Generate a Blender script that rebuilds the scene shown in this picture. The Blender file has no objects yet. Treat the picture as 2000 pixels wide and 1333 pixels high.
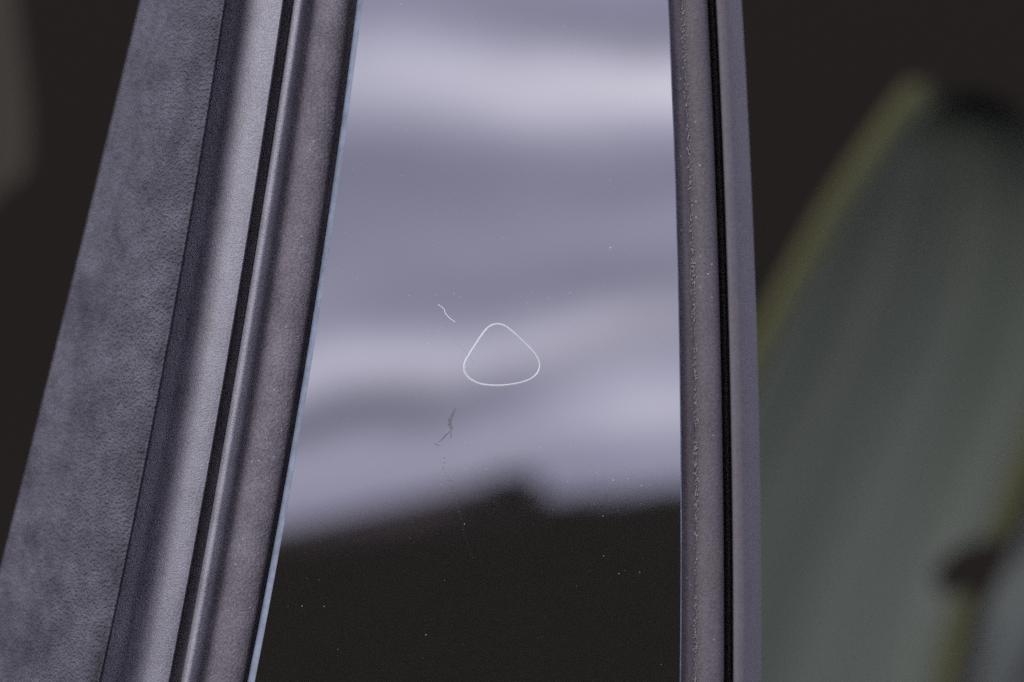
import bpy, bmesh, math, random
import numpy as np
from mathutils import Vector, Matrix

random.seed(7)
scene = bpy.context.scene
COL = scene.collection

# ------------------------------------------------------------------ camera
D = 0.90                      # lens to pillar panel, metres
S = 0.00015                   # metres per photograph pixel at the panel
TILT = math.radians(5.6)      # lean of the car side (tumblehome)
cam_d = bpy.data.cameras.new("camera")
cam = bpy.data.objects.new("camera", cam_d)
COL.objects.link(cam)
cam.location = (0, -D, 0)
cam.rotation_euler = (math.pi / 2, 0, 0)
cam_d.sensor_width = 36
cam_d.lens = 36 * D / (2000 * S)
cam_d.clip_start = 0.02
cam_d.clip_end = 400
cam_d.dof.use_dof = True
cam_d.dof.focus_distance = D
cam_d.dof.aperture_fstop = (cam_d.lens / 1000) / 0.0150
scene.camera = cam

# ------------------------------------------------------------------ view
scene.cycles.use_denoising = False
EXPO = 3.2
vs = scene.view_settings
vs.view_transform = 'Standard'
vs.look = 'None'
vs.gamma = 1
vs.use_curve_mapping = False
vs.exposure = EXPO

# ------------------------------------------------------------------ sun (soft, overcast, from the left)
SUN_TO = Vector((-0.62, -0.62, 0.50)).normalized()
sun_d = bpy.data.lights.new("sun", 'SUN')
sun_d.energy = 1.5
sun_d.angle = math.radians(36)
sun_d.color = (0.92, 0.94, 1.0)
sun = bpy.data.objects.new("sun", sun_d)
COL.objects.link(sun)
sun.rotation_euler = SUN_TO.to_track_quat('Z', 'Y').to_euler()

# ------------------------------------------------------------------ world: hazy sky with long cloud streaks
world = bpy.data.worlds.new("World")
scene.world = world
world.use_nodes = True
wt = world.node_tree
wt.nodes.clear()


def mk(nt):
    def math_(op, a, b=None, c=None, clamp=False):
        n = nt.nodes.new('ShaderNodeMath')
        n.operation = op
        n.use_clamp = clamp
        for i, v in enumerate((a, b, c)):
            if v is None:
                continue
            if isinstance(v, (int, float)):
                n.inputs[i].default_value = v
            else:
                nt.links.new(v, n.inputs[i])
        return n.outputs[0]
    return math_


wm = mk(wt)
tc = wt.nodes.new('ShaderNodeTexCoord')
sep = wt.nodes.new('ShaderNodeSeparateXYZ')
wt.links.new(tc.outputs['Generated'], sep.inputs[0])
dx, dy, dz = sep.outputs
az = wm('ARCTAN2', dx, wm('MULTIPLY', dy, -1.0))
el = wm('ARCSINE', dz)
# wobble so that the streaks have uneven edges
wob = wt.nodes.new('ShaderNodeTexNoise')
wob.inputs['Scale'].default_value = 11
wob.inputs['Detail'].default_value = 3
wt.links.new(tc.outputs['Generated'], wob.inputs['Vector'])
el = wm('ADD', el, wm('MULTIPLY', wm('SUBTRACT', wob.outputs['Fac'], 0.5), 0.034))
KPX = D / S


def az_of(px):
    return (px - 1000) / KPX


def el_of(py):
    return 2 * TILT - math.atan((py - 666.5) / KPX)


def band(py_l, py_r, width, amp_l, amp_r, x0=600, x1=1300):
    """a cloud streak across the sky: height and strength run from one end to the other"""
    a0, a1 = az_of(x0), az_of(x1)
    t = wm('DIVIDE', wm('SUBTRACT', az, a0), a1 - a0)
    tcl = wm('MINIMUM', wm('MAXIMUM', t, -1.5), 2.5)
    t01 = wm('MINIMUM', wm('MAXIMUM', t, 0.0), 1.0)
    t01 = wm('SMOOTH_MIN', t01, 1.0, 0.0)
    e0, e1 = el_of(py_l), el_of(py_r)
    ec = wm('MULTIPLY_ADD', tcl, e1 - e0, e0)
    q = wm('DIVIDE', wm('SUBTRACT', el, ec), width / KPX)
    g = wm('EXPONENT', wm('MULTIPLY', wm('MULTIPLY', q, q), -1.0))
    return wm('MULTIPLY', g, wm('MULTIPLY_ADD', t01, amp_r - amp_l, amp_l))


def total(items):
    s = items[0]
    for i in items[1:]:
        s = wm('ADD', s, i)
    return s


bright = total([
    band(160, 168, 78, 0.16, 0.38),
    band(735, 660, 56, 0.22, 0.20),
    band(760, 805, 80, 0.00, 0.12, 1000, 1230),
    band(925, 860, 38, 0.06, 0.09, 700, 1100),
    band(560, 450, 50, 0.02, 0.03),
])
dark = total([
    band(20, 40, 50, 0.02, 0.08),
    band(335, 345, 75, 0.09, 0.05),
    band(505, 560, 95, 0.07, 0.06),
    band(822, 735, 44, 0.15, 0.08, 700, 1060),
    band(985, 930, 40, 0.02, 0.02),
])
mp = wt.nodes.new('ShaderNodeMapping')
mp.inputs['Scale'].default_value = (15, 15, 46)
mp.inputs['Rotation'].default_value = (0, 0.14, 0)
wt.links.new(tc.outputs['Generated'], mp.inputs[0])
ns = wt.nodes.new('ShaderNodeTexNoise')
ns.inputs['Scale'].default_value = 1.0
ns.inputs['Detail'].default_value = 4
wt.links.new(mp.outputs[0], ns.inputs['Vector'])
streak = wm('MULTIPLY', wm('SUBTRACT', ns.outputs['Fac'], 0.5), 0.12)
REFL = 0.040 * 2 ** EXPO * 0.1     # mirror share of the panel, exposure, background strength
shade = wm('MAXIMUM', wm('SUBTRACT', 1.0, wm('DIVIDE', dark, 0.31)), 0.2)     # thicker cloud
base = wm('MULTIPLY', wm('ADD', 0.262, streak), shade)
base = wm('MAXIMUM', wm('DIVIDE', base, REFL), 0.02)
lift = wm('DIVIDE', wm('MULTIPLY', bright, shade), REFL)


def scale_col(col, fac):
    n = wt.nodes.new('ShaderNodeVectorMath')
    n.operation = 'SCALE'
    n.inputs[0].default_value = col
    wt.links.new(fac, n.inputs['Scale'])
    return n.outputs[0]


add = wt.nodes.new('ShaderNodeVectorMath')
add.operation = 'ADD'
wt.links.new(scale_col((0.955, 0.945, 1.36), base), add.inputs[0])
wt.links.new(scale_col((1.08, 1.04, 1.06), lift), add.inputs[1])
sky = wt.nodes.new('ShaderNodeTexSky')
sky.sky_type = 'NISHITA'
sky.sun_disc = False
sky.sun_elevation = math.asin(SUN_TO.z)
sky.sun_rotation = math.atan2(SUN_TO.x, SUN_TO.y)
sky.dust_density = 3
mixw = wt.nodes.new('ShaderNodeMix')
mixw.data_type = 'RGBA'
mixw.inputs['Factor'].default_value = 0.92
wt.links.new(sky.outputs[0], mixw.inputs['A'])
wt.links.new(add.outputs[0], mixw.inputs['B'])
bg = wt.nodes.new('ShaderNodeBackground')
bg.inputs['Strength'].default_value = 0.1
wo = wt.nodes.new('ShaderNodeOutputWorld')
wt.links.new(mixw.outputs['Result'], bg.inputs['Color'])
wt.links.new(bg.outputs[0], wo.inputs['Surface'])


# ------------------------------------------------------------------ helpers
def tag(o, label=None, cat=None, group=None, kind=None):
    if label: o['label'] = label
    if cat: o['category'] = cat
    if group: o['group'] = group
    if kind: o['kind'] = kind
    return o


def empty(name, loc=(0, 0, 0)):
    o = bpy.data.objects.new(name, None)
    o.empty_display_size = 0.02
    COL.objects.link(o)
    o.location = loc
    return o


def build(name, verts, faces, mat, parent=None, smooth=True, uvs=None):
    me = bpy.data.meshes.new(name)
    me.from_pydata([tuple(v) for v in verts], [], faces)
    if uvs is not None:
        lay = me.uv_layers.new(name="UVMap")
        for lp in me.loops:
            lay.data[lp.index].uv = uvs[lp.vertex_index]
    me.materials.append(mat)
    if smooth:
        for p in me.polygons:
            p.use_smooth = True
    me.update()
    o = bpy.data.objects.new(name, me)
    COL.objects.link(o)
    if parent is not None:
        o.parent = parent
        o.matrix_parent_inverse = Matrix.Translation(-parent.location)
    return o


AX_V = Vector((0, math.sin(TILT), math.cos(TILT)))
AX_N = Vector((0, -math.cos(TILT), math.sin(TILT)))


def P(x, y, w=0.0):
    """photo pixel -> point on the car side, w millimetres proud of the panel face"""
    C = Vector((0, -D, 0))
    d = Vector(((x - 1000) * S, D, (666.5 - y) * S))
    k = (w / 1000 - C.dot(AX_N)) / d.dot(AX_N)
    return C + d * k


def Q(x, y, depth):
    """photo pixel -> point at `depth` metres behind the panel"""
    f = (D + depth) / D
    return Vector(((x - 1000) * S * f, depth, (666.5 - y) * S * f))


class Line:
    """an edge of the trim measured at a few heights, smooth between, straight beyond"""
    def __init__(s, ys, xs, deg=2):
        s.c = np.polyfit(ys, xs, min(deg, len(ys) - 1))
        s.d = np.polyder(s.c)

    def __call__(s, y):
        yc = min(max(y, -60), 1400)
        return float(np.polyval(s.c, yc) + np.polyval(s.d, yc) * (y - yc))


YS = [0, 480, 920, 1333]
L0 = Line([0, 480, 920, 1116], [276, 159, 52, 0])
L1 = Line(YS, [439, 362, 279, 194])
L2 = Line(YS, [482, 407, 326, 245])
L3 = Line(YS, [553, 479, 407, 329])
L4 = Line(YS, [575, 502, 430, 355])
L5 = Line(YS, [602, 533, 464, 387])
L6 = Line(YS, [681, 621, 551, 475])
L7 = Line(YS, [698, 634, 561, 484])
L8 = Line(YS, [709, 645, 573, 498])
YR = [0, 480, 640, 853, 1333]
R0 = Line(YR, [1306.5, 1323, 1328, 1332, 1330])
R1 = Line(YR, [1331, 1352, 1356, 1358, 1357])
R2 = Line(YR, [1382, 1403, 1407, 1411, 1415])
R3 = Line(YR, [1399, 1420, 1424.5, 1428, 1433])
R4 = Line(YR, [1448, 1472, 1478, 1483, 1487])
ROWS = [float(v) for v in np.arange(-700, 2051, 25)]


def catmull(pts, n):
    out = []
    for i in range(len(pts) - 1):
        p0 = pts[max(i - 1, 0)]; p1 = pts[i]; p2 = pts[i + 1]; p3 = pts[min(i + 2, len(pts) - 1)]
        for k in range(n):
            t = k / n
            out.append(tuple(0.5 * ((2 * b) + (-a + c) * t + (2 * a - 5 * b + 4 * c - d) * t * t + (-a + 3 * b - 3 * c + d) * t ** 3)
                             for a, b, c, d in zip(p0, p1, p2, p3)))
    out.append(tuple(pts[-1]))
    return out


def extrude(name, section, mat, parent, n=6):
    """section(y) -> list of pieces; a piece is a list of (px, w mm); pieces are smooth inside, creased between"""
    verts, faces, uvs = [], [], []
    first = section(0)
    for pi in range(len(first)):
        off = len(verts)
        width = None
        for y in ROWS:
            pc = section(y)[pi]
            pts = catmull(pc, n) if len(pc) > 2 else pc
            width = len(pts)
            for (x, w) in pts:
                v = P(x, y, w)
                verts.append(v)
                uvs.append((0, 0))
        for r in range(len(ROWS) - 1):
            for c in range(width - 1):
                a = off + r * width + c
                faces.append((a, a + width, a + width + 1, a + 1))
    return build(name, verts, faces, mat, parent)


def lerp(a, b, t):
    return a + (b - a) * t


def fy(y):
    return 1.35 * min(max((y - 100) / 1200, 0), 1.2)


# ------------------------------------------------------------------ materials
def new_mat(name, color, rough=0.5, spec=0.5):
    m = bpy.data.materials.new(name)
    m.use_nodes = True
    b = m.node_tree.nodes['Principled BSDF']
    b.inputs['Base Color'].default_value = (*color, 1)
    b.inputs['Roughness'].default_value = rough
    b.inputs['Specular IOR Level'].default_value = spec
    return m, m.node_tree, b


def noise(nt, scale, detail=4, rough=0.55, stretch=None, rot=None):
    t = nt.nodes.new('ShaderNodeTexCoord')
    n = nt.nodes.new('ShaderNodeTexNoise')
    n.inputs['Scale'].default_value = scale
    n.inputs['Detail'].default_value = detail
    n.inputs['Roughness'].default_value = rough
    src = t.outputs['Object']
    if stretch:
        m = nt.nodes.new('ShaderNodeMapping')
        m.inputs['Scale'].default_value = stretch
        if rot: m.inputs['Rotation'].default_value = rot
        nt.links.new(src, m.inputs[0])
        src = m.outputs[0]
    nt.links.new(src, n.inputs['Vector'])
    return n.outputs['Fac']


def ramp(nt, fac, stops):
    r = nt.nodes.new('ShaderNodeValToRGB')
    el_ = r.color_ramp.elements
    while len(el_) < len(stops):
        el_.new(0.5)
    for e, (p, c) in zip(el_, stops):
        e.position = p
        e.color = (*c, 1)
    nt.links.new(fac, r.inputs[0])
    return r.outputs[0]


def bump(nt, b, height, strength, dist):
    n = nt.nodes.new('ShaderNodeBump')
    n.inputs['Strength'].default_value = strength
    n.inputs['Distance'].default_value = dist
    nt.links.new(height, n.inputs['Height'])
    nt.links.new(n.outputs[0], b.inputs['Normal'])
    return n


def mixc(nt, fac, a, b_, mode='MIX'):
    n = nt.nodes.new('ShaderNodeMix')
    n.data_type = 'RGBA'
    n.blend_type = mode
    for sock, v in (('Factor', fac), ('A', a), ('B', b_)):
        if isinstance(v, (int, float)):
            n.inputs[sock].default_value = v
        elif isinstance(v, tuple):
            n.inputs[sock].default_value = (*v, 1)
        else:
            nt.links.new(v, n.inputs[sock])
    return n.outputs['Result']


# leathery rubber of the wide trim
m_grain, nt, b = new_mat('grained_rubber', (0.012, 0.012, 0.013), 0.8, 0.05)
mm = mk(nt)
FL = (1, 0.3, 1)
big = noise(nt, 70, 5, 0.65, FL)
mid = noise(nt, 260, 3, 0.6, FL)
fine = noise(nt, 1600, 3, 0.6, FL)
col = ramp(nt, mm('ADD', mm('MULTIPLY', big, 0.7), mm('MULTIPLY', mid, 0.3)), [(0.35, (0.0055, 0.0049, 0.0053)), (0.65, (0.0190, 0.0174, 0.0190))])
nt.links.new(col, b.inputs['Base Color'])
vor = nt.nodes.new('ShaderNodeTexVoronoi')
vor.feature = 'SMOOTH_F1'
vor.inputs['Scale'].default_value = 1150
tco = nt.nodes.new('ShaderNodeTexCoord')
mpv = nt.nodes.new('ShaderNodeMapping')
mpv.inputs['Scale'].default_value = FL
nt.links.new(tco.outputs['Object'], mpv.inputs[0])
nt.links.new(mpv.outputs[0], vor.inputs['Vector'])
h = mm('ADD', mm('MULTIPLY', vor.outputs['Distance'], 0.8), mm('MULTIPLY', fine, 0.7))
bump(nt, b, h, 1.0, 0.0022)


def flocked(name, lo, hi, grain, bump_d, rough=0.6, spec=0.35, dust=0.0, streak=None):
    m, nt, b = new_mat(name, lo, rough, spec)
    mm = mk(nt)
    g = noise(nt, grain, 2, 0.7)
    l = noise(nt, 90, 3, 0.6)
    c = ramp(nt, mm('ADD', mm('MULTIPLY', g, 0.65), mm('MULTIPLY', l, 0.35)), [(0.32, lo), (0.68, hi)])
    if streak:
        s_ = noise(nt, 1.0, 3, 0.6, stretch=streak)
        c = mixc(nt, mm('MULTIPLY', mm('SUBTRACT', s_, 0.5, clamp=True), 2.0, clamp=True), c, tuple(v * 1.6 for v in hi))
    if dust:
        v = nt.nodes.new('ShaderNodeTexVoronoi')
        v.inputs['Scale'].default_value = 900
        t = nt.nodes.new('ShaderNodeTexCoord')
        nt.links.new(t.outputs['Object'], v.inputs['Vector'])
        sp = mm('LESS_THAN', v.outputs['Distance'], 0.22)
        sc_ = nt.nodes.new('ShaderNodeSeparateColor')
        nt.links.new(v.outputs['Color'], sc_.inputs[0])
        pick = mm('GREATER_THAN', sc_.outputs[0], 1 - dust)
        c = mixc(nt, mm('MULTIPLY', sp, pick), c, (0.055, 0.052, 0.049))
    nt.links.new(c, b.inputs['Base Color'])
    bump(nt, b, g, 0.8, bump_d)
    return m


m_bead = flocked('matte_rubber', (0.0150, 0.0135, 0.0140), (0.0410, 0.0376, 0.0398), 1900, 0.00036, 0.55, 0.20)
m_groove = flocked('groove_rubber', (0.016, 0.0135, 0.0135), (0.038, 0.0335, 0.0335), 1800, 0.00030, 0.85, 0.04)
m_band = flocked('dusty_rubber', (0.0105, 0.0090, 0.0094), (0.0335, 0.0290, 0.0303), 1500, 0.00055, 0.75, 0.06, dust=0.05)
m_edge = flocked('soft_rubber', (0.0125, 0.0106, 0.0107), (0.0215, 0.0182, 0.0184), 1000, 0.00036, 0.75, 0.06, dust=0.03)
m_frame = flocked('satin_frame_paint', (0.0175, 0.0155, 0.0158), (0.0225, 0.0202, 0.0206), 700, 0.00012, 0.75, 0.04)

m_gap, nt, b = new_mat('gap_foam', (0.020, 0.017, 0.0155), 0.9, 0.0)
# dusty line on the right-hand seal
m_dirt, nt, b = new_mat('dirt', (0.06, 0.05, 0.045), 0.9, 0.2)
mm = mk(nt)
f = noise(nt, 700, 4, 0.7)
nt.links.new(ramp(nt, f, [(0.36, (0.022, 0.0185, 0.0175)), (0.58, (0.034, 0.028, 0.0245)), (0.80, (0.062, 0.050, 0.042))]), b.inputs['Base Color'])
bump(nt, b, f, 0.5, 0.0002)

# gloss black pillar panel
m_gloss, nt, b = new_mat('gloss_black_panel', (0.0019, 0.00140, 0.00105), 0.015, 0.5)
m_cut, nt, b = new_mat('ground_glass_edge', (0.10, 0.12, 0.15), 0.6, 0.2)
f = noise(nt, 160, 8, 0.75)
nt.links.new(ramp(nt, f, [(0.3, (0.007, 0.0088, 0.011)), (0.72, (0.027, 0.033, 0.041))]), b.inputs['Base Color'])
bump(nt, b, f, 0.5, 0.0001)
m_ink, nt, b = new_mat('pale_ink', (0.055, 0.060, 0.052), 0.35, 0.5)
m_lint, nt, b = new_mat('lint', (0.13, 0.125, 0.125), 0.8, 0.2)
m_dust, nt, b = new_mat('dust', (0.070, 0.070, 0.070), 0.8, 0.2)
m_smear, nt, b = new_mat('dried_smear', (0.010, 0.009, 0.010), 0.5, 0.3)
b.inputs['Alpha'].default_value = 0.32
m_scratch, nt, b = new_mat('hairline_scratch', (0.006, 0.006, 0.0065), 0.4, 0.4)
b.inputs['Alpha'].default_value = 0.10

m_backdrop, nt, b = new_mat('interior_shade_black', (0.0031, 0.0025, 0.0020), 0.95, 0.0)  # near-black colour stands in for the shade of the interior
m_ground, nt, b = new_mat('asphalt', (0.05, 0.05, 0.05), 0.9, 0.2)
nt.links.new(ramp(nt, noise(nt, 40, 5), [(0.3, (0.04, 0.04, 0.04)), (0.7, (0.06, 0.06, 0.058))]), b.inputs['Base Color'])
m_hedge, nt, b = new_mat('hedge_leaves', (0.022, 0.024, 0.017), 0.8, 0.2)
m_roof, nt, b = new_mat('brown_roof', (0.27, 0.23, 0.21), 0.9, 0.2)
m_wall, nt, b = new_mat('house_wall', (0.12, 0.11, 0.10), 0.9, 0.2)
m_bark, nt, b = new_mat('bark', (0.05, 0.04, 0.03), 0.9, 0.2)


def leaf_mat(name, lo, hi):
    m, nt, b = new_mat(name, lo, 0.8, 0.02)
    uv = nt.nodes.new('ShaderNodeUVMap')
    mp = nt.nodes.new('ShaderNodeMapping')
    mp.inputs['Scale'].default_value = (6, 0.7, 1)
    n = nt.nodes.new('ShaderNodeTexNoise')
    n.inputs['Scale'].default_value = 1
    n.inputs['Detail'].default_value = 3
    nt.links.new(uv.outputs[0], mp.inputs[0])
    nt.links.new(mp.outputs[0], n.inputs['Vector'])
    nt.links.new(ramp(nt, n.outputs['Fac'], [(0.3, lo), (0.7, hi)]), b.inputs['Base Color'])
    return m


m_leaf = leaf_mat('grey_green_leaf', (0.0108, 0.0126, 0.0094), (0.0195, 0.0212, 0.0164))
m_margin = leaf_mat('yellow_leaf_margin', (0.0092, 0.0092, 0.0036), (0.0118, 0.0114, 0.0048))
m_leaf_b = leaf_mat('pale_grey_leaf', (0.0105, 0.0115, 0.0096), (0.0160, 0.0170, 0.0148))
m_olive = leaf_mat('olive_leaf', (0.0058, 0.0051, 0.0036), (0.0076, 0.0067, 0.0048))

# ------------------------------------------------------------------ setting
g = build('ground', [(-70, -70, -1.15), (70, -70, -1.15), (70, 20, -1.15), (-70, 20, -1.15)], [(0, 1, 2, 3)], m_ground)
tag(g, kind='structure')

# backdrop sheet, interior shade put into its near-black colour, curving forward at the bottom
cv, cf = [], []
prof = [(3.4, 2.4), (3.4, 0.9), (3.4, 0.0), (3.4, -0.7), (3.32, -0.95), (3.1, -1.08), (1.6, -1.13), (0.3, -1.14)]
for yy, zz in prof:
    cv += [(-3.2, yy, zz), (3.2, yy, zz)]
for k in range(len(prof) - 1):
    cf.append((2 * k, 2 * k + 1, 2 * k + 3, 2 * k + 2))
backdrop = build('shade_backdrop', cv, cf, m_backdrop)
tag(backdrop, 'dark backdrop for the shaded space behind the window openings', kind='structure')

# ------------------------------------------------------------------ what the panel mirrors: hedge, roof and conifer behind the camera
def leafy(name, mat, parent, n, place, size):
    verts, faces = [], []
    for i in range(n):
        c = place()
        q = Vector((random.gauss(0, 1), random.gauss(0, 1), random.gauss(0, 1))).normalized()
        u = q.orthogonal().normalized()
        v = q.cross(u)
        s = size * random.uniform(0.6, 1.4)
        k = len(verts)
        verts += [c + u * s, c + v * s * 0.6, c - u * s, c - v * s * 0.6]
        faces.append((k, k + 1, k + 2, k + 3))
    return build(name, verts, faces, mat, parent, smooth=False)


YB = -24.0
def top_at(py, dist=YB):
    """height mirrored at photo row py"""
    return math.tan(el_of(py)) * abs(dist)


def hedge_top(x):
    return top_at(float(np.interp(x, [-30, -4, -1.8, -0.9, -0.15, 0.25, 0.6, 1.4, 4, 30], [1110, 1100, 1085, 1062, 1010, 1000, 996, 980, 972, 960])))


hedge = empty('hedge', (0, YB, -1.15))
tag(hedge, 'tall clipped dark hedge mirrored low in the glossy panel', 'hedge')
hv, hf = [], []
nx = 360
for i in range(nx + 1):
    x = -36 + 72 * i / nx
    t = hedge_top(x) + 0.02 * math.sin(i * 1.7) + random.uniform(-0.015, 0.015)
    for (yy, zz) in ((YB + 0.7, -1.15), (YB + 0.65, t - 0.15), (YB + 0.4, t), (YB - 0.5, t), (YB - 0.8, -1.15)):
        hv.append((x, yy, zz))
for i in range(nx):
    for k in range(4):
        a = i * 5 + k
        hf.append((a, a + 1, a + 6, a + 5))
build('hedge_body', hv, hf, m_hedge, hedge)
def hedge_leaf():
    x = random.gauss(0, 5)
    t = hedge_top(x)
    if random.random() < .5:
        return Vector((x, YB + 0.72, random.uniform(-1.1, t)))
    return Vector((x, YB + random.uniform(-.5, .7), t + random.uniform(-.1, .03)))


lv = leafy('foliage', m_hedge, hedge, 9000,
           hedge_leaf, 0.035)
tag(lv, kind='stuff')

# small house with a brown roof, left of the camera
house = empty('house', (-2.6, YB - 5, -1.15))
tag(house, 'house with a brown pitched roof mirrored left in the panel', 'house')
yb2 = YB - 3
zr0, zr1 = top_at(1045, yb2), top_at(960, yb2)
hx0, hx1, hx2 = -9.0, -0.45, 2.0
zl = zr1 - 2.2
build('wall', [(hx0, yb2, -1.15), (-1.4, yb2, -1.15), (-1.4, yb2, zl), (hx0, yb2, zl),
               (hx0, yb2 - 6, -1.15), (-1.4, yb2 - 6, -1.15), (-1.4, yb2 - 6, zl), (hx0, yb2 - 6, zl)],
      [(0, 1, 2, 3), (5, 4, 7, 6), (1, 5, 6, 2), (4, 0, 3, 7)], m_wall, house, smooth=False)
rv = []
for yy in (yb2 + 0.3, yb2 - 6.3):
    rv += [(hx0 - 0.4, yy, zl), (-4.4, yy, zr0 - 0.55), (-0.3, yy, zr1), (-0.3, yy, zr1 - 1.6), (hx0 - 0.4, yy, zl - 0.2)]
build('roof', rv, [(0, 1, 2, 3, 4), (9, 8, 7, 6, 5), (0, 5, 6, 1), (1, 6, 7, 2), (2, 7, 8, 3), (3, 8, 9, 4), (4, 9, 5, 0)], m_roof, house, smooth=False)

# conifer whose tip breaks the skyline
tx, ty = 0.02, YB - 1.2
ttop = top_at(940, ty)
tree = empty('conifer_tree', (tx, ty, -1.15))
tag(tree, 'dark conifer whose tip is mirrored at the skyline in the panel', 'tree')
tvv, tff = [], []
for k, z in enumerate((-1.15, ttop - 0.1)):
    r = 0.16 if k == 0 else 0.02
    for i in range(10):
        a = i / 10 * math.tau
        tvv.append((tx + r * math.cos(a), ty + r * math.sin(a), z))
for i in range(10):
    tff.append((i, (i + 1) % 10, 10 + (i + 1) % 10, 10 + i))
build('trunk', tvv, tff, m_bark, tree)


def in_cone():
    h_ = random.random() ** 1.3
    r = 0.20 + 3.2 * h_
    a = random.uniform(0, math.tau)
    q = r * random.random() ** 0.5
    return Vector((tx + q * math.cos(a) - random.random() * h_ * 3.0, ty + q * math.sin(a), ttop - h_ * 3.6))


tag(leafy('crown', m_hedge, tree, 5000, in_cone, 0.04), kind='stuff')

# ------------------------------------------------------------------ front car door: window trim, seals and gloss pillar panel
door = empty('car_door', tuple(P(900, 1900, -30)))
tag(door, 'dark car door edge with ribbed rubber trim and glossy panel bearing a rounded triangle outline', 'car door')

extrude('textured_trim', lambda y: [
    [(L0(y) + 16, -110), (L0(y) + 4, -88), (L0(y), -80), (lerp(L0(y), L1(y), .12), -68), (lerp(L0(y), L1(y), .5), -33),
     (lerp(L0(y), L1(y), .85), -8 + 2 * fy(y)), (L1(y) - 4, -3.0 + 2.6 * fy(y)), (L1(y) - 1, -2.2 + 2.6 * fy(y))],
    [(L1(y) - 1, -2.2 + 2.6 * fy(y)), (L1(y) + .6, -2.6 + 2.6 * fy(y))],
    [(L1(y) + .6, -2.6 + 2.6 * fy(y)), (L1(y) + 4, -15.4)],
], m_grain, door)
extrude('rubber_bead', lambda y: [
    [(L1(y) + 2, -15.0), (lerp(L1(y), L2(y), .6), -13.6 - fy(y)), (L2(y) - 3, -11.4 - 1.6 * fy(y)), (lerp(L2(y), L3(y), .25), -7.9 - 2.4 * fy(y)),
     (lerp(L2(y), L3(y), .5), -5.8 - 2.6 * fy(y)), (lerp(L2(y), L3(y), .8), -4.6 - 3.2 * fy(y)), (L3(y) - 1, -4.2 - 3.8 * fy(y))],
    [(L3(y) - 1, -4.2 - 3.8 * fy(y)), (L3(y) + .5, -4.7 - 3.8 * fy(y))],
    [(L3(y) + .5, -4.7 - 3.8 * fy(y)), (L3(y) + 4, -13.5 - 2.5 * fy(y))],
], m_bead, door)
extrude('groove', lambda y: [
    [(L3(y) + 2, -12.5 - 2.5 * fy(y)), (lerp(L3(y), L4(y), .55), -11.2 - 2.5 * fy(y)), (L4(y) - 3, -10.0 - 2.5 * fy(y))],
    [(L4(y) - 3, -10.0 - 2.5 * fy(y)), (L4(y) + 4, -13.0 - 2.5 * fy(y))],
], m_groove, door)
extrude('rib', lambda y: [
    [(L4(y) - 2, -13.0), (L4(y) - .5, -7.6), (L4(y) + 3, -5.7), (L4(y) + 9, -5.0), (L4(y) + 16, -5.3), (L5(y) - 5, -7.4), (L5(y) + 1, -10.6)],
], m_bead, door)
extrude('edge_band', lambda y: [
    [(L5(y) - 1, -10.8), (lerp(L5(y), L6(y), .10), -10.2), (lerp(L5(y), L6(y), .28), -8.2), (lerp(L5(y), L6(y), .52), -6.6),
     (lerp(L5(y), L6(y), .76), -6.4), (L6(y) - 3, -7.4), (lerp(L6(y), L7(y), .45), -9.2), (L7(y) + 1, -10.6)],
], m_band, door)

panel = extrude('gloss_panel', lambda y: [
    [(L8(y) - .3, 0), (R0(y) - 2.6, 0)],
], m_gloss, door)
extrude('glass_edge', lambda y: [
    [(L7(y) + 2, -11.5), (L7(y) - .3, -2.6)],
    [(L7(y) - .3, -2.6), (L7(y) + 2, -1.3), (L8(y) - 2, -.25), (L8(y) - .3, 0)],
], m_cut, panel)
extrude('glass_edge', lambda y: [
    [(R0(y) - 2.6, 0), (R0(y) - .8, -.25), (R0(y), -1.0)],
    [(R0(y), -1.0), (R0(y) - 1, -6)],
], m_cut, panel)
extrude('edge_seal', lambda y: [
    [(R0(y) - 3, -3.6), (lerp(R0(y), R1(y), .5), -3.4), (R1(y) - 6, -3.8), (R1(y), -4.3)],
    [(R1(y), -4.3), (R1(y) + 7, -4.0), (lerp(R1(y), R2(y), .4), -3.0), (lerp(R1(y), R2(y), .75), -3.4), (R2(y) - 4, -5.2), (R2(y) - .5, -9), (R2(y) - .5, -20), (R2(y) - 2, -60)],
], m_edge, door)

# rounded triangle printed on the panel
TR = [(705, 272), (668, 281), (636, 304), (600, 348), (552, 420), (507, 492), (479, 541), (468, 588), (481, 634), (524, 677), (595, 706),
      (700, 716), (800, 709), (890, 691), (958, 664), (1000, 624), (1015, 575), (1002, 523), (966, 468), (900, 401), (830, 336), (778, 294), (744, 277)]
TR = [(780 + x / 3.703, 560 + y / 3.703) for x, y in TR]


def closed(pts, n):
    out = []
    N = len(pts)
    for i in range(N):
        p = [pts[(i + k - 1) % N] for k in range(4)]
        for k in range(n):
            t = k / n
            out.append(tuple(0.5 * ((2 * b) + (-a + c) * t + (2 * a - 5 * b + 4 * c - d) * t * t + (-a + 3 * b - 3 * c + d) * t ** 3)
                             for a, b, c, d in zip(*p)))
    return out


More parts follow.
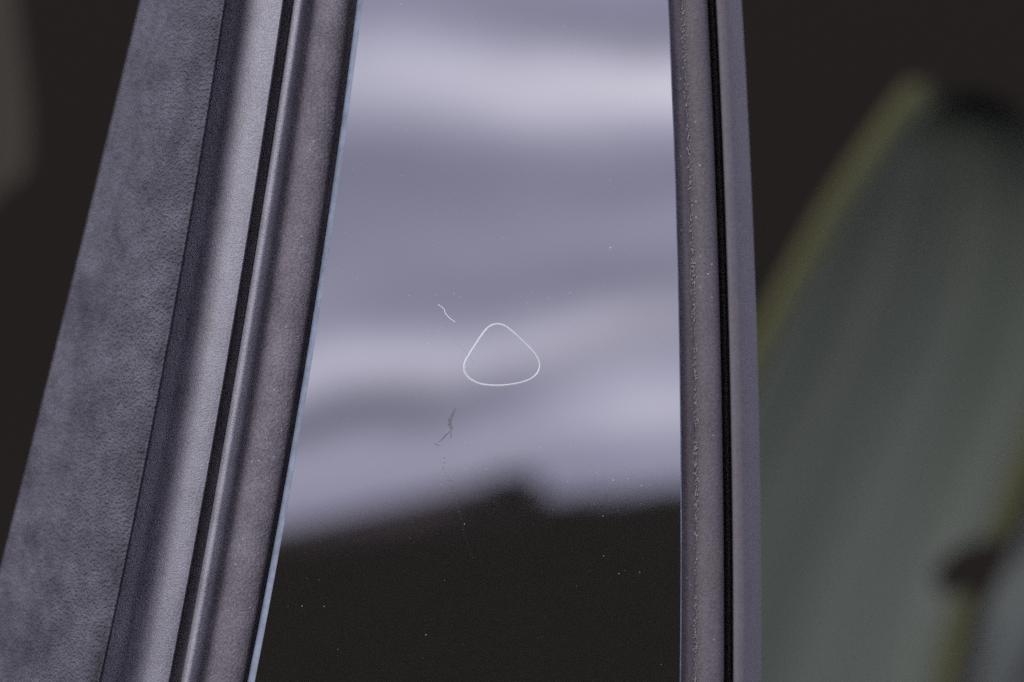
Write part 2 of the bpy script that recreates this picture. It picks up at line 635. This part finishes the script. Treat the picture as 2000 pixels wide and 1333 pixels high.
def ribbon(name, pts, width, w_mm, mat, parent, loop=False, thick=0.03):
    n = len(pts)
    vv, ff = [], []
    for i, (x, y) in enumerate(pts):
        a = pts[(i - 1) % n] if loop or i > 0 else pts[i]
        c = pts[(i + 1) % n] if loop or i < n - 1 else pts[i]
        tx_, ty_ = c[0] - a[0], c[1] - a[1]
        l = math.hypot(tx_, ty_) or 1
        nx_, ny_ = -ty_ / l, tx_ / l
        hw = width(i / n, x, y) / 2 if callable(width) else width / 2
        for sgn, ww in ((-1, w_mm), (-.6, w_mm + thick), (.6, w_mm + thick), (1, w_mm)):
            vv.append(P(x + nx_ * hw * sgn, y + ny_ * hw * sgn, ww))
    for i in range(n if loop else n - 1):
        j = (i + 1) % n
        for k in range(3):
            ff.append((i * 4 + k, j * 4 + k, j * 4 + k + 1, i * 4 + k + 1))
    return build(name, vv, ff, mat, parent)


cx_t = 980
mark = ribbon('triangle_outline', closed(TR, 8), lambda t, x, y: 4.1 - 1.1 * min(max((x - 905) / 150, 0), 1) + (0.3 if 640 < y < 720 and x < 960 else 0), 0.02, m_ink, panel, loop=True)
tag(mark, 'thin pale outline of a rounded triangle')

# hairline scratches and the dried smear
ribbon('scratch', [(880, 660), (900, 678), (912, 692), (925, 706)], 1.0, 0.02, m_scratch, panel)
ribbon('scratch', [(886, 960), (894, 990), (902, 1020), (908, 1050), (918, 1075), (926, 1095)], 1.3, 0.02, m_scratch, panel)


def blobs(name, centres, mat, parent, w_mm=0.03):
    vv, ff = [], []
    for (x, y, r, sq, ang) in centres:
        k = len(vv)
        m_ = 9
        vv.append(P(x, y, w_mm + 0.01))
        for i in range(m_):
            a = i / m_ * math.tau
            rr = r * random.uniform(.55, 1.3)
            ex, ey = rr * math.cos(a), rr * sq * math.sin(a)
            vv.append(P(x + ex * math.cos(ang) - ey * math.sin(ang), y + ex * math.sin(ang) + ey * math.cos(ang), w_mm))
        for i in range(m_):
            ff.append((k, k + 1 + i, k + 1 + (i + 1) % m_))
    return build(name, vv, ff, mat, parent, smooth=False)


# dirt caught along the right-hand seal's crease
dl = []
for _ in range(1500):
    y = random.uniform(-300, 1650)
    dens = .5 + .5 * math.sin(y * .021) * math.sin(y * .0057 + 1)
    if random.random() > .25 + .75 * dens:
        continue
    dl.append((R1(y) + random.gauss(0, 2.4), y, random.uniform(.7, 2.8), random.uniform(.35, .8), 1.57 + random.gauss(0, .4)))
for _ in range(260):
    y = random.uniform(-300, 1650)
    dl.append((random.uniform(R0(y) + 4, R2(y) - 6), y, random.uniform(.4, 1.1), random.uniform(.5, 1), 0))
tag(blobs('dirt', dl, m_dirt, door, -3.85), kind='stuff')

def taper(w):
    return lambda t, x, y: max(0.6, w * math.sin(math.pi * min(max(t, .06), .97)) * (0.8 + 0.35 * math.sin(y * 1.9)))


for pth, w in (([(890, 796), (886, 806), (880, 818), (878, 828), (882, 838), (880, 843)], 9),
               ([(881, 840), (875, 846), (868, 853), (861, 860), (856, 864)], 5),
               ([(878, 842), (881, 849), (880, 857)], 3.5),
               ([(849, 867), (854, 869), (858, 872)], 4)):
    tag(ribbon('smear', catmull(pth, 5), taper(w), 0.02, m_smear, panel), kind='stuff')
sm = []
for _ in range(26):
    y = random.uniform(884, 966)
    x = 866 + (y - 884) * .24 + random.gauss(0, 3.5) + 4 * math.sin(y * .06)
    sm.append((x, y, random.uniform(.8, 2.2), random.uniform(.3, .8), random.uniform(0, 3)))
tag(blobs('smear', sm, m_smear, panel), kind='stuff')

# ------------------------------------------------------------------ the next door's frame beyond the shut gap
door2 = empty('car_door', tuple(P(1450, 1900, -30)))
tag(door2, 'narrow dark car door frame right of the thin black shut gap', 'car door')
extrude('door_frame', lambda y: [
    [(R3(y) - 9, -45), (R3(y) - 5, -24), (R3(y) - .5, -7.2)],
    [(R3(y) - .5, -7.2), (R3(y) + 1.5, -6.2), (lerp(R3(y), R4(y), .2), -5.8), (lerp(R3(y), R4(y), .45), -7.0),
     (lerp(R3(y), R4(y), .7), -11.5), (lerp(R3(y), R4(y), .9), -22), (R4(y), -38), (R4(y) - 2, -70)],
], m_frame, door2)
extrude('gap_seal', lambda y: [
    [(R2(y) - 5, -22), (lerp(R2(y), R3(y), .5), -17), (R3(y) + 5, -22)],
], m_gap, door2)

# ------------------------------------------------------------------ lint and dust on the panel
pts = catmull([(855.6, 595), (861, 599), (866, 603), (869, 608), (869.8, 612), (876, 619.5), (881, 624), (885, 627), (888.6, 629)], 4)
lint = ribbon('lint_fibre', pts, 1.3, 0.05, m_lint, None, thick=0.12)
tag(lint, 'short curved white lint fibre stuck up-left of the triangle outline', 'lint')

specks = [(887, 574, 1.3), (896.5, 579.5, 1.0), (799, 578, 1.0), (851, 577, .9), (835, 672, 1.5), (794, 732, 1.2), (1055.5, 875, 1.7), (1049, 792, 1),
          (1192, 484, 1.8), (1192, 352, 1.0), (697, 544, 1.2), (858, 647, 1), (835.5, 645.5, .9), (862, 640, .9), (1113, 573, 1.1), (1072.5, 582, 1),
          (907, 1024, 1.5), (801, 1052, 1), (1178, 1008, 1.6), (1179, 1086, 1.5), (1209, 1121, 1.7), (1249, 1118, 1.2), (590, 1184, 1.6), (633, 1185, 1.5),
          (832, 1240, 1.8), (868, 1134, 1), (1126, 1145, 1), (1198, 938, 1.3), (1226, 935, 1.1), (1253, 949, 1.2), (1252, 985, 1.3), (1191, 979, 1.1),
          (862, 947, 1), (908, 916, 1), (730, 907, 1.1), (982, 465, 1), (846, 480, 1), (771, 250, 1.2), (1195, 245, 1), (1005, 280, 1), (783, 8, 1.3)]
for k in range(190):
    y = random.uniform(0, 960) if k < 165 else random.uniform(960, 1333)
    x = random.uniform(L8(y) + 8, R0(y) - 8)
    specks.append((x, y, random.choice((.5, .55, .6, .7, .85))))
specks = [(x, y, r if y < 960 else r * .6) for x, y, r in specks]
dust = blobs('dust', [(x, y, r, random.uniform(.6, 1), random.uniform(0, 3)) for x, y, r in specks], m_dust, None, 0.03)
tag(dust, 'tiny pale dust specks scattered over the glossy panel', 'dust', kind='stuff')

# ------------------------------------------------------------------ blurred plant behind the right-hand frame
def spline_at(pts, t):
    """pts: list of (t, x, y)"""
    ts = [p[0] for p in pts]
    return (float(np.interp(t, ts, [p[1] for p in pts])), float(np.interp(t, ts, [p[2] for p in pts])))


def smooth_curve(pts, n=8):
    return catmull(pts, n)


def loft(name, left, right, depth, cup, mat, parent, hole=None, nc=72, thick=0.006, bend=0.0, turn=0.0):
    """thick leaf between two edge curves given in photo pixels, cup = how far the middle sits back (m)"""
    A = smooth_curve(left, 20)
    B = smooth_curve(right, 20)
    n = len(A)
    B = [B[int(round(i * (len(B) - 1) / (n - 1)))] for i in range(n)]
    verts, faces, uvs = [], [], []
    for side in (0, 1):
        for i in range(n):
            for c in range(nc + 1):
                t = c / nc
                x = lerp(A[i][0], B[i][0], t)
                y = lerp(A[i][1], B[i][1], t)
                dd = depth + cup * math.sin(math.pi * t) + bend * (1 - i / (n - 1)) ** 3 * (.45 + .55 * t) + turn * t * t + side * thick * (1 - abs(2 * t - 1) ** 4 * .6)
                verts.append(Q(x, y, dd))
                uvs.append((t, i / n))
    W = nc + 1
    off = n * W

    def keep(i, c):
        if hole is None:
            return True
        x = lerp(A[i][0], B[i][0], (c + .5) / nc)
        y = lerp(A[i][1], B[i][1], (c + .5) / nc)
        hx, hy, ra, rb, an = hole
        ux = (x - hx) * math.cos(an) + (y - hy) * math.sin(an)
        uy = -(x - hx) * math.sin(an) + (y - hy) * math.cos(an)
        return (ux / ra) ** 2 + (uy / rb) ** 2 > 1
    for i in range(n - 1):
        for c in range(nc):
            if not keep(i, c):
                continue
            a = i * W + c
            faces.append((a, a + 1, a + W + 1, a + W))
            faces.append((off + a, off + a + W, off + a + W + 1, off + a + 1))
    for i in range(n - 1):
        a = i * W
        faces.append((a, a + W, off + a + W, off + a))
        a = i * W + nc
        faces.append((a, off + a, off + a + W, a + W))
    return build(name, verts, faces, mat, parent, uvs=uvs)


def roll(name, pts, rad, depth, mat, parent):
    """thickened rim along a curve; pts (x, y, radius px)"""
    C_ = smooth_curve(pts, 8)
    verts, faces, uvs = [], [], []
    m_ = 12
    f = (D + depth) / D
    for i, (x, y, r) in enumerate(C_):
        c = Q(x, y, depth)
        a = C_[max(i - 1, 0)]; e = C_[min(i + 1, len(C_) - 1)]
        tl = math.hypot(e[0] - a[0], e[1] - a[1]) or 1
        n_ = Vector((-(e[1] - a[1]) / tl, 0, -(e[0] - a[0]) / tl))
        R_ = r * S * f
        for k in range(m_):
            an = k / m_ * math.tau
            verts.append(c + n_ * R_ * math.cos(an) + Vector((0, 1, 0)) * R_ * .45 * math.sin(an))
            uvs.append((k / m_, i / len(C_)))
    for i in range(len(C_) - 1):
        for k in range(m_):
            faces.append((i * m_ + k, i * m_ + (k + 1) % m_, (i + 1) * m_ + (k + 1) % m_, (i + 1) * m_ + k))
    faces.append(tuple(range(m_)))
    faces.append(tuple(range((len(C_) - 1) * m_, len(C_) * m_))[::-1])
    return build(name, verts, faces, mat, parent, uvs=uvs)


DP = 2.3
plant = empty('agave_plant', tuple(Q(1500, 2300, DP)))
tag(plant, 'blurred grey-green leafy plant with yellow leaf edges behind the right door frame', 'plant')
leafA = loft('leaf',
             [(1815, 190), (1745, 265), (1660, 390), (1595, 510), (1530, 640), (1465, 780), (1390, 950), (1310, 1180), (1240, 1450), (1180, 1800)],
             [(1900, 178), (1985, 215), (2060, 350), (2085, 520), (2070, 680), (2030, 820), (1975, 970), (1890, 1160), (1840, 1380), (1800, 1800)],
             DP, 0.03, m_leaf, plant, hole=(1893, 1105, 74, 44, -0.6), bend=-0.34, turn=0.04)
roll('leaf_margin', [(1797, 168, 8), (1790, 180, 24), (1730, 262, 27), (1640, 398, 28), (1570, 522, 29), (1505, 645, 29), (1435, 785, 29), (1360, 955, 29), (1275, 1190, 29), (1205, 1450, 29), (1145, 1800, 28)],
     0, DP - .004, m_margin, leafA)
roll('leaf_margin', [(2085, 640, 14), (2045, 800, 22), (1995, 930, 24), (1960, 1020, 20), (1940, 1060, 8)], 0, DP - .004, m_margin, leafA)
roll('leaf_margin', [(1890, 1160, 10), (1878, 1200, 20), (1858, 1290, 24), (1840, 1400, 24), (1810, 1800, 24)], 0, DP - .004, m_margin, leafA)
loft('leaf',
     [(2130, 700), (2060, 900), (2005, 1010), (1965, 1110), (1915, 1210), (1885, 1310), (1870, 1420), (1850, 1800)],
     [(2340, 760), (2300, 920), (2240, 1060), (2190, 1160), (2130, 1240), (2050, 1310), (2020, 1440), (2000, 1800)],
     DP + .03, -0.02, m_leaf_b, plant)
loft('leaf',
     [(2300, 850), (2190, 1010), (2105, 1130), (2055, 1220), (2020, 1280), (2050, 1440), (2060, 1800)],
     [(2400, 900), (2390, 1060), (2350, 1200), (2300, 1300), (2300, 1400), (2300, 1500), (2300, 1800)],
     DP + .06, -0.02, m_leaf, plant)

DL = 2.3
plant2 = empty('olive_leaf', tuple(Q(-60, -900, DL)))
tag(plant2, 'blurred dull olive leaf hanging at the far upper left edge', 'leaf')
loft('leaf_blade',
     [(-140, -900), (-150, -300), (-150, 0), (-150, 200), (-120, 370), (-60, 420), (-15, 398)],
     [(0, -900), (12, -300), (32, 0), (50, 150), (58, 260), (46, 335), (0, 375)],
     DL, 0.01, m_olive, plant2)
